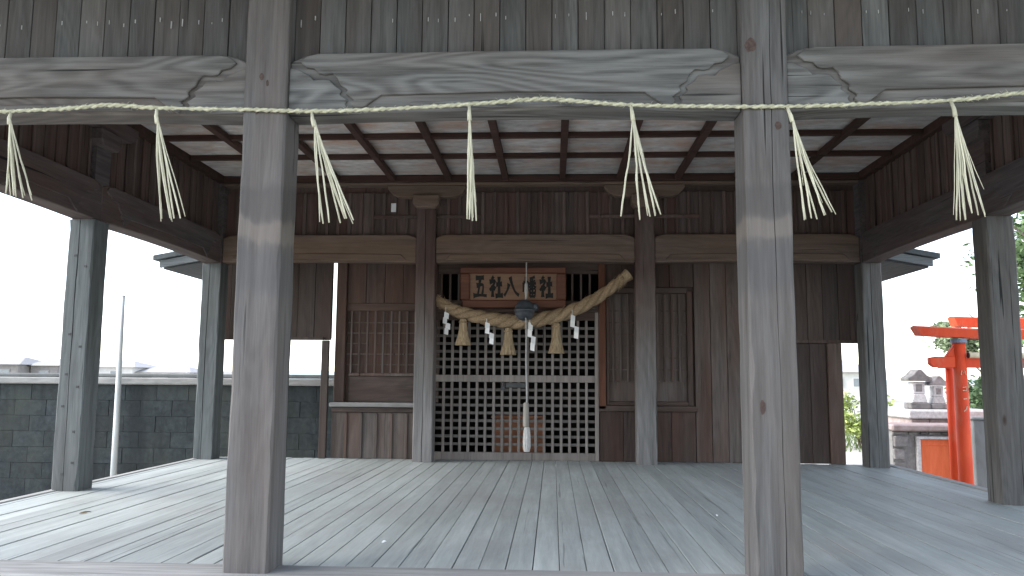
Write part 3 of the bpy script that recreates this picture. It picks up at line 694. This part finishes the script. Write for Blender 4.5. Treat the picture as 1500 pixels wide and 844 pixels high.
# offering box seen through the lattice
ob = thing('offering_box', 'orange-brown wooden offering box behind the lattice doors', 'offering box', (-.18, 5.4, 0))
build('front_panel', box(-.454, .088, 5.13, 5.15, 0.03, .40), M_BOX, ob, .004)
build('side_panel', box(-.454, -.434, 5.151, 5.5, 0.03, .40), M_BOX, ob, .004)
build('side_panel', box(.068, .088, 5.151, 5.5, 0.03, .40), M_BOX, ob, .004)
build('back_panel', box(-.433, .067, 5.48, 5.5, .03, .40), M_BOX, ob, .004)
build('rim', box(-.475, .109, 5.11, 5.15 + .02, .401, .43), M_BOX, ob, .004)
for k in range(6): build('slat', box(-.43, .066, 5.19 + k * .05, 5.21 + k * .05, .402, .422), M_BOX, ob, .003)
build('foot', box(-.454, .088, 5.12, 5.16, -.01, .029), M_BOX, ob)

# ---------------------------------------------------------------- thin straw rope along the front with seven stalk tassels
rp = thing('front_straw_rope', 'thin pale straw rope strung across the front posts with hanging stalk tassels', 'straw rope', (0, -.115, 1.99))
RP = [(-3.35, 2.03), (-2.9, 1.995), (-2.433, 2.0), (-2.306, 2.002), (-1.989, 2.015), (-1.801, 2.028), (-1.591, 2.013), (-1.177, 2.0), (-.885, 1.99), (-.566, 1.996), (-.184, 2.014), (.034, 2.03), (.153, 2.034), (.242, 2.027), (.521, 2.003), (.857, 1.993), (1.189, 1.989), (1.461, 1.995), (1.875, 2.009), (2.169, 2.038), (2.6, 2.06), (3.3, 2.03)]
rsp = spline([(a, -.108 if not (.95 < abs(a) < 1.25) else -.109, b) for a, b in RP], 14)
tot = len(rsp)
for s in range(2):
    pts, rr = [], []
    for i, p in enumerate(rsp):
        ph = p.x / .075 * 2 * math.pi + s * math.pi
        pts.append(p + Vector((0, math.sin(ph), math.cos(ph))) * .0048); rr.append(.0061 * (1 + J(.28)))
    build('strand', tube(pts, rr, 6), M_STRAW, rp, smooth=True)
fz = []
for i in range(520):                                    # stray straw ends along the rope
    p = random.choice(rsp); a = random.uniform(0, 6.28); l = random.uniform(.006, .02)
    d = Vector((random.choice((-1, 1)) * random.uniform(.4, 1), math.sin(a) * .6, math.cos(a) * .7)).normalized()
    q = p + Vector((J(.03), math.sin(a) * .008, math.cos(a) * .008)); q2 = q + d * l; n_ = Vector((0, .3, 1)).cross(d).normalized() * .0011
    b0 = len(fz); fz.append(([tuple(q - n_), tuple(q + n_), tuple(q2)], [(0, 1, 2)]))
build('straw_fuzz', join(*fz), M_STRAW_G, rp, kind='stuff')
TS = [((-2.259, 1.989), [(-2.229, 1.617), (-2.21, 1.616), (-2.188, 1.607), (-2.162, 1.601), (-2.14, 1.595)]),
      ((-1.585, 2.0), [(-1.531, 1.507), (-1.491, 1.503), (-1.476, 1.503), (-1.464, 1.506), (-1.44, 1.506)]),
      ((-.882, 1.977), [(-.807, 1.48), (-.783, 1.486), (-.745, 1.489), (-.721, 1.507), (-.712, 1.504), (-.679, 1.498)]),
      ((-.183, 2.001), [(-.182, 1.496), (-.167, 1.493), (-.156, 1.493), (-.141, 1.493)]),
      ((.52, 1.99), [(.475, 1.506), (.553, 1.494), (.593, 1.505), (.61, 1.508), (.633, 1.514)]),
      ((1.186, 1.977), [(1.227, 1.489), (1.26, 1.494), (1.294, 1.497), (1.317, 1.509), (1.36, 1.526)]),
      ((1.87, 1.996), [(1.859, 1.489), (1.892, 1.486), (1.921, 1.515), (1.948, 1.509), (1.965, 1.509)])]
for (ax, az), ends in TS:
    mx = sum(p[0] for p in ends) / len(ends); mz = sum(p[1] for p in ends) / len(ends)
    nk = (ax + (mx - ax) * .13, az + (mz - az) * .13)
    tl = build('stalk_tassel', tube([(ax, -.108, az + .008), (ax + (nk[0] - ax) * .5, -.124, (az + nk[1]) / 2), (nk[0], -.125, nk[1])], [.006, .0085, .010], 8), M_STRAW_G, rp, smooth=True)
    allends = []
    for (ex, ez) in ends:
        allends.append((ex, ez, .0040))
        if random.random() < .6: allends.append((ex + J(.012), ez + J(.025), .0026))
        if random.random() < .35: allends.append((ex + J(.02), ez + random.uniform(.02, .16), .0016))
    for (ex, ez, r0) in allends:
        y1 = -.125 + J(.025); bow = J(.008); kn = random.choice((0, 0, .004, -.005))
        pts = []
        for i in range(9):
            u = i / 8; pts.append((nk[0] + (ex - nk[0]) * (u ** 1.12) + bow * math.sin(u * math.pi) + (kn if i >= 5 else 0) + J(.0012), -.125 + (y1 + .125) * u, nk[1] + .03 * (1 - u) + (ez - nk[1] - .0) * u))
        build('stalk', tube(pts, [r0 * .8] * 2 + [r0] * 6 + [r0 * .75], 6), M_STRAW_G, tl, smooth=True)

# ================================================================ outside, left
bwl = thing('block_wall', 'long dark mossy concrete block wall with a pale coping left of the pavilion', 'wall', (-6, 6.3, GZ))
core = build('mortar_core', box(-11.5, -2.4, 6.232, 6.40, GZ - .1, .715), M_BLOCK, bwl)
for r in range(8):
    z0 = .712 - (r + 1) * .192
    xa = -11.5 + .2 * (r % 2)
    while xa < -2.6:
        build('block', box(xa + .001, xa + .399, 6.222 + J(.003), 6.24, z0 + .001, z0 + .191), M_BLOCK, bwl, .003)
        xa += .4
build('coping', box(-11.5, -2.4, 6.17, 6.42, .718, .80), M_COPING, bwl, .012)
build('coping', box(-11.5, -2.4, 6.21, 6.44, .803, .85), M_CONC, bwl, .012)
pe = thing('flag_pole', 'slim pale grey pole standing between the pavilion and the block wall', 'pole', (-4.79, 5.5, GZ))
build('shaft', tube([(-4.785, 5.5, GZ), (-4.79, 5.5, .3), (-4.80, 5.5, 1.2), (-4.803, 5.5, 1.745)], [.036, .033, .027, .021], 12), M_POLE, pe, smooth=True)
build('cap', lathe([(.006, .020), (.018, .014), (.023, .0)], (-4.803, 5.5, 1.735), 10), M_POLE, pe, smooth=True)

def house(x, y, w_, d_, h_, rh, label, wins, roofc=M_HROOF, wallc=M_HWALL, grp='far houses'):
    o = thing('far_house', label, 'house', (x, y, GZ), grp)
    wl = build('wall', box(x - w_ / 2, x + w_ / 2, y, y + d_, GZ, GZ + h_), wallc, o)
    e = .5
    V = [(x - w_ / 2 - e, y - e, GZ + h_), (x + w_ / 2 + e, y - e, GZ + h_), (x + w_ / 2 + e, y + d_ + e, GZ + h_), (x - w_ / 2 - e, y + d_ + e, GZ + h_), (x - w_ / 2 + w_ * .22, y + d_ / 2, GZ + h_ + rh), (x + w_ / 2 - w_ * .22, y + d_ / 2, GZ + h_ + rh)]
    build('roof', (V, [(0, 1, 5, 4), (2, 3, 4, 5), (0, 4, 3), (1, 2, 5), (0, 3, 2, 1)]), roofc, o)
    for (u, z, ww, hh) in wins:
        f = build('window', box(x + u - ww / 2, x + u + ww / 2, y - .06, y - .003, GZ + z, GZ + z + hh), wallc, o)
        build('pane', box(x + u - ww / 2 + .1, x + u + ww / 2 - .1, y - .09, y - .061, GZ + z + .1, GZ + z + hh - .1), M_HWIN, f)
house(-67.5, 90, 6.5, 7, 2.9, 1.0, 'low grey house at the far left edge above the wall coping', [(-1.5, 1.2, 1.6, 1.2), (1.5, 1.2, 1.6, 1.2)], wallc=M_HWALL_B)
house(-62.3, 92, 3.4, 5, 2.8, .9, 'small grey shed right of the leftmost far house', [(0, 1.2, 1.4, 1.1)], wallc=M_HWALL_B)
house(-56.5, 95, 7.5, 7, 2.7, .9, 'pale far house with two windows beside the near left post', [(-2.2, 1.3, 1.5, 1.0), (1.6, 1.3, 1.5, 1.0)])
house(-49.5, 96, 7.0, 7, 2.1, .8, 'pale low far house seen just right of the slim pole', [(-1.8, 1.0, 1.5, .9), (1.6, 1.0, 1.5, .9)])
house(-42.0, 98, 6.0, 7, 1.7, .6, 'lowest pale far house near the rear left post', [(0, .8, 1.6, .7)])
house(22.9, 60, 3.4, 5, 2.3, 1.0, 'white far house seen through the narrow gap beside the dark door', [(-.45, 1.1, .6, .8), (.75, 1.1, .6, .8)])

# ================================================================ outside, right: torii, altar, stones
def kasagi(xa, xb, y, z0, z1, rise=.05, hd=.085):
    n = 16; V, F = [], []
    for i in range(n + 1):
        u = i / n; k = (2 * u - 1) ** 2 * rise; lean = .05
        xo = lambda top: xa + (xb - xa) * u + ((-lean if i == 0 else lean if i == n else 0) if top else 0)
        V += [(xo(0), y - hd, z0 + k), (xo(0), y + hd, z0 + k), (xo(1), y + hd * 1.15, z1 + k), (xo(1), y, z1 + k + .02), (xo(1), y - hd * 1.15, z1 + k)]
    for i in range(n):
        for k in range(5): F.append((i * 5 + k, i * 5 + (k + 1) % 5, (i + 1) * 5 + (k + 1) % 5, (i + 1) * 5 + k))
    F.append((4, 3, 2, 1, 0)); F.append(tuple(n * 5 + k for k in range(5)))
    return V, F
ta = thing('torii_gate', 'nearer vermilion torii gate with slim rear pillars and a pale log on its tie beam', 'torii gate', (5.5, 6.2, GZ))
for xa in (4.963, 6.18):
    p_ = build('pillar', lathe([(.074, 1.318 - GZ), (.079, .6), (.083, .12), (.083, 0)], (xa, 6.2, GZ), 20), M_RED, ta, smooth=True)
    build('collar', lathe([(.088, .0), (.088, -.045)], (xa, 6.2, 1.322), 20), M_BLUE, p_)
    build('sleeve_pillar', lathe([(.046, 1.87), (.048, .40)], (xa + .165, 6.80, GZ), 14), M_RED, ta, smooth=True)
    build('pillar_base', lathe([(.05, .399), (.056, .37), (.062, 0)], (xa + .165, 6.80, GZ), 14), M_STONE_P, ta, smooth=True)
    build('brace', box(xa + .02, xa + .145, 6.26, 6.80, .985, 1.05), M_RED, ta, .006)
build('lintel', kasagi(4.50, 6.66, 6.2, 1.325, 1.425, .035), M_RED, ta)
build('tie_beam', prism([(4.605, 1.10), (4.605, 1.025), (4.66, .985), (6.48, .985), (6.54, 1.025), (6.54, 1.10), (6.46, 1.115), (4.69, 1.115)], 'Y', 6.165, 6.235), M_RED, ta, .006)
build('wedge', prism([(4.80, 1.116), (4.885, 1.23), (4.905, 1.30), (4.93, 1.30), (4.93, 1.116)], 'Y', 6.17, 6.23), M_RED, ta, .004)
tlog = build('pale_log', tube([(5.03, 6.115, 1.128), (6.5, 6.115, 1.128)], .034, 14), M_CREAM, ta)
build('log_end', tube([(5.018, 6.115, 1.128), (5.029, 6.115, 1.128)], .031, 14), M_IRON, tlog)
# small brushed marks down the pillar front
mk = []
for z, st_ in ((.90, [[(-.03, 0), (-.02, .05), (-.005, .02), (.01, .05), (.025, 0)]]), (.72, [[(-.02, .035), (.022, .04), (.02, .0), (-.02, 0)]]), (.62, [[(-.018, 0), (.02, .005)]]), (.48, [[(.018, .06), (.005, .02), (-.02, 0)]])):
    for s in st_: mk.append(tube([(4.963 + a, 6.2 - math.sqrt(.0835 ** 2 - a * a) - .0005, z + b) for a, b in s], .005, 5))
build('brush_mark', join(*mk), M_CREAM, ta, kind='stuff')
tb2 = thing('torii_gate', 'taller vermilion torii gate standing behind the nearer one', 'torii gate', (7.4, 9.0, GZ))
for xa in (6.98, 8.2): build('pillar', lathe([(.095, 1.63 - GZ), (.10, .12), (.105, 0)], (xa, 9.0, GZ), 18), M_RED, tb2, smooth=True)
build('lintel', kasagi(6.30, 8.9, 9.0, 1.63, 1.765, .03, .10), M_RED, tb2)
build('tie_beam', box(6.47, 8.7, 8.965, 9.035, 1.03, 1.14), M_RED, tb2, .006)

# stone altar in two tiers with rubble facing and an orange panel
al = thing('stone_altar', 'two-tiered rubble stone platform with pale capping slabs behind the torii', 'stone platform', (6.1, 9.3, GZ))
up_ = build('upper_tier', box(5.80, 7.2, 9.55, 11.2, GZ, .235), M_STONE_R, al)
for i in range(5):
    xa = 5.80 + i * .28; build('slab', box(xa + .004, xa + .276, 9.5, 9.56, .06 + J(.008), .232), M_STONE_R, up_, .01)
build('capping', box(5.74, 7.25, 9.42, 11.25, .24, .375), M_STONE_P, al, .02)
lo_ = build('lower_tier', box(5.24, 6.45, 8.86, 9.4, GZ, .085), M_MORTAR_P, al)
build('capping', box(5.2, 6.5, 8.74, 9.41, .09, .185), M_STONE_R, al, .02)
for i in range(10):
    pass
zc = GZ
random.seed(21)
while zc < .06:
    hh = random.uniform(.13, .19); xa = 5.23
    while xa < 6.45:
        ww = random.uniform(.12, .24)
        x1_, z1_ = min(xa + ww, 6.46), min(zc + hh, .085)
        if not (x1_ > 5.56 and xa < 6.13 and zc < .02) and x1_ - xa > .04:
            a, b, c, d_ = [(xa + .006 + abs(J(.02)), zc + .006 + abs(J(.015))), (x1_ - .006 - abs(J(.02)), zc + .006 + abs(J(.015))), (x1_ - .006 - abs(J(.02)), z1_ - .006 - abs(J(.015))), (xa + .006 + abs(J(.02)), z1_ - .006 - abs(J(.015)))]
            yf = 8.815 + J(.02)
            build('stone', prism([a, b, c, d_], 'Y', yf, 8.90), M_STONE, lo_, .018, seg=2)
        xa += ww
    zc += hh
fr_ = build('panel_frame', join(box(5.565, 5.62, 8.79, 8.86, GZ, -.03), box(6.055, 6.11, 8.79, 8.86, GZ, -.03), box(5.565, 6.11, 8.79, 8.86, -.029, .012)), M_STONE_P, al, .006)
build('orange_panel', box(5.622, 6.053, 8.815, 8.845, GZ, -.032), M_ORANGE, fr_, .004, label='orange painted panel in the stone platform')
build('panel_ridge', box(5.64, 6.035, 8.808, 8.8145, -.12, -.10), M_ORANGE, fr_, .002)

cpil = thing('concrete_pier', 'plain grey concrete pier between the torii pillar and the near right post', 'pier', (6.3, 8.4, GZ))
build('shaft', box(6.14, 6.44, 8.3, 8.55, GZ, .28), M_CONC, cpil, .012)
build('cap', box(6.115, 6.465, 8.275, 8.575, .283, .32), M_CONC, cpil, .012)

def hokora(x, y, z, k, label):
    o = thing('stone_shrine', label, 'stone shrine', (x, y, z), 'small stone shrines on the platform')
    build('base', box(x - .16 * k, x + .16 * k, y - .13 * k, y + .13 * k, z, z + .10 * k), M_STONE, o, .012)
    build('plinth', prism([(x - .13 * k, z + .10 * k), (x + .13 * k, z + .10 * k), (x + .09 * k, z + .24 * k), (x - .09 * k, z + .24 * k)], 'Y', y - .10 * k, y + .10 * k), M_STONE_P, o, .01)
    bd = build('body', box(x - .095 * k, x + .095 * k, y - .09 * k, y + .09 * k, z + .242 * k, z + .44 * k), M_STONE_P, o, .01)
    build('niche', box(x - .05 * k, x + .05 * k, y - .094 * k, y - .088 * k, z + .28 * k, z + .40 * k), M_STONE, bd)
    rp_ = [(x - .19 * k, z + .45 * k), (x + .19 * k, z + .45 * k), (x + .20 * k, z + .50 * k), (x + .11 * k, z + .55 * k), (x + .03 * k, z + .64 * k), (x - .03 * k, z + .64 * k), (x - .11 * k, z + .55 * k), (x - .20 * k, z + .50 * k)]
    build('roof', prism(rp_, 'Y', y - .15 * k, y + .15 * k), M_STONE, o, .012)
hokora(6.13, 10.0, .376, 1.0, 'left and taller of the two little stone shrines on the platform')
hokora(6.47, 10.05, .376, .84, 'right and shorter of the two little stone shrines on the platform')

# ---------------------------------------------------------------- greenery
def leaves(n, cen, rad, size, clumps=14):
    V, F = [], []
    cs = []
    for _ in range(clumps):
        while True:
            p = Vector((J(1), J(1), J(1)))
            if p.length < 1: break
        cs.append((Vector((cen[0] + p.x * rad[0], cen[1] + p.y * rad[1], cen[2] + p.z * rad[2])), random.uniform(.22, .45)))
    for _ in range(n):
        c_, k = random.choice(cs); q = Vector((random.gauss(0, .5), random.gauss(0, .5), random.gauss(0, .42))) * k
        p = c_ + Vector((q.x * rad[0], q.y * rad[1], q.z * rad[2]))
        d = Vector((J(1), J(1), J(.6))).normalized(); u = d.cross(Vector((J(1), J(1), J(1)))).normalized(); s = size * random.uniform(.6, 1.3)
        b = len(V)
        V += [tuple(p - d * s), tuple(p + u * s * .45), tuple(p + d * s), tuple(p - u * s * .45)]; F.append((b, b + 1, b + 2, b + 3))
    return V, F
def tree(name, x, y, h_, rad, label, n, mat, size=.09, trunk=.12, clumps=16, low=.45):
    o = thing(name, label, 'tree', (x, y, GZ))
    zc_ = GZ + h_ * (.5 + low / 2)
    gs = [tube(spline([(x, y, GZ), (x + J(.1), y + J(.1), GZ + h_ * .3), (x + J(.2), y, GZ + h_ * .6), (x + J(.2), y, GZ + h_ * .92)], 4), [trunk * (1 - .85 * i / 12) for i in range(13)], 8)]
    for k in range(7):
        a = random.uniform(0, 6.28); z0 = GZ + h_ * random.uniform(.3, .75); l = random.uniform(.5, .9)
        gs.append(tube(spline([(x, y, z0), (x + math.cos(a) * rad[0] * l * .5, y + math.sin(a) * rad[1] * l * .5, z0 + h_ * .12), (x + math.cos(a) * rad[0] * l, y + math.sin(a) * rad[1] * l, z0 + h_ * .2)], 3), [trunk * .4 * (1 - .8 * i / 6) for i in range(7)], 6))
    build('trunk', join(*gs), M_BARK, o, smooth=True)
    build('crown', leaves(n, (x, y, zc_), rad, size, clumps), mat, o)
    return o
random.seed(5)
tree('broadleaf_tree', 13.0, 17.5, 6.4, (1.5, 1.5, 2.2), 'tall leafy green tree at the right edge beyond the torii gates', 9000, M_LEAF, .11, .16, 26, .35)
tree('pale_tree', 13.2, 21.0, 4.1, (1.2, 1.2, .7), 'pale green tree whose top shows above the torii lintels', 5000, M_LEAF_P, .09, .1, 14, .5)
def shrub(x, y, rad, h_, label, n=2200, mat=M_LEAF):
    o = thing('shrub', label, 'shrub', (x, y, GZ))
    gs = [tube([(x, y, GZ), (x + J(.2), y + J(.2), GZ + h_ * .8)], [.02, .008], 5) for _ in range(6)]
    build('stem', join(*gs), M_BARK, o); build('foliage', leaves(n, (x, y, GZ + h_ * .55), (rad, rad, h_ * .45), .06, 10), mat, o)
shrub(8.3, 12.2, .65, 1.7, 'dark green shrub right of the torii pillars above the concrete pier')
shrub(8.2, 15.6, .6, 1.2, 'light green shrub behind the stone shrines', 1800, M_LEAF_P)
shrub(7.6, 16.5, .9, 1.25, 'light yellow-green bush seen through the narrow gap by the rear right post', 2600, M_LEAF_Y)
gr = []
for _ in range(6500):
    x_, y_ = random.uniform(5.0, 14), random.uniform(15.5, 28); a = J(3.14); l = random.uniform(.08, .3)
    gr.append(([(x_ - .012, y_, GZ), (x_ + .012, y_ + .01, GZ), (x_ + math.cos(a) * l * .4, y_ + math.sin(a) * l * .4, GZ + l)], [(0, 1, 2)]))
gg = build('grass', join(*gr), M_GRASS, kind='stuff'); gg['label'] = 'bright green grass on the open ground beyond the altar'; gg['category'] = 'grass'

# ---------------------------------------------------------------- litter on the floor boards
def leaf_bit(name, label, cat, x, y, l, w_, a, mat):
    c_, s_ = math.cos(a), math.sin(a); V = []
    for u, k, z in ((-1, 0, .004), (-.5, .8, .008), (.1, 1, .012), (.7, .6, .009), (1, 0, .005), (.7, -.6, .010), (.1, -1, .006), (-.5, -.8, .004)):
        V.append((x + (u * l * c_ - k * w_ * s_), y + (u * l * s_ + k * w_ * c_), z))
    n = len(V); V2 = V + [(p[0], p[1], p[2] - .002) for p in V]
    o = build(name, (V2, [tuple(range(n))[::-1], tuple(range(n, 2 * n))] + [(i, (i + 1) % n, (i + 1) % n + n, i + n) for i in range(n)]), mat); tag(o, label, cat)
M_DRYLEAF = plain('dry_leaf', (0.10, 0.075, 0.05), (0.20, 0.15, 0.10), 60)
leaf_bit('dry_leaf', 'dark dry leaf lying on the left floor boards near the side post', 'leaf', -2.62, 1.30, .035, .012, .9, M_DRYLEAF)
leaf_bit('paper_scrap', 'tiny white scrap on the middle floor boards right of the left front post', 'scrap', -.66, .60, .012, .007, .4, M_PAPER)
leaf_bit('paper_scrap', 'tiny white scrap on the floor boards beside the right front post', 'scrap', 1.18, 1.55, .014, .006, 1.3, M_PAPER)
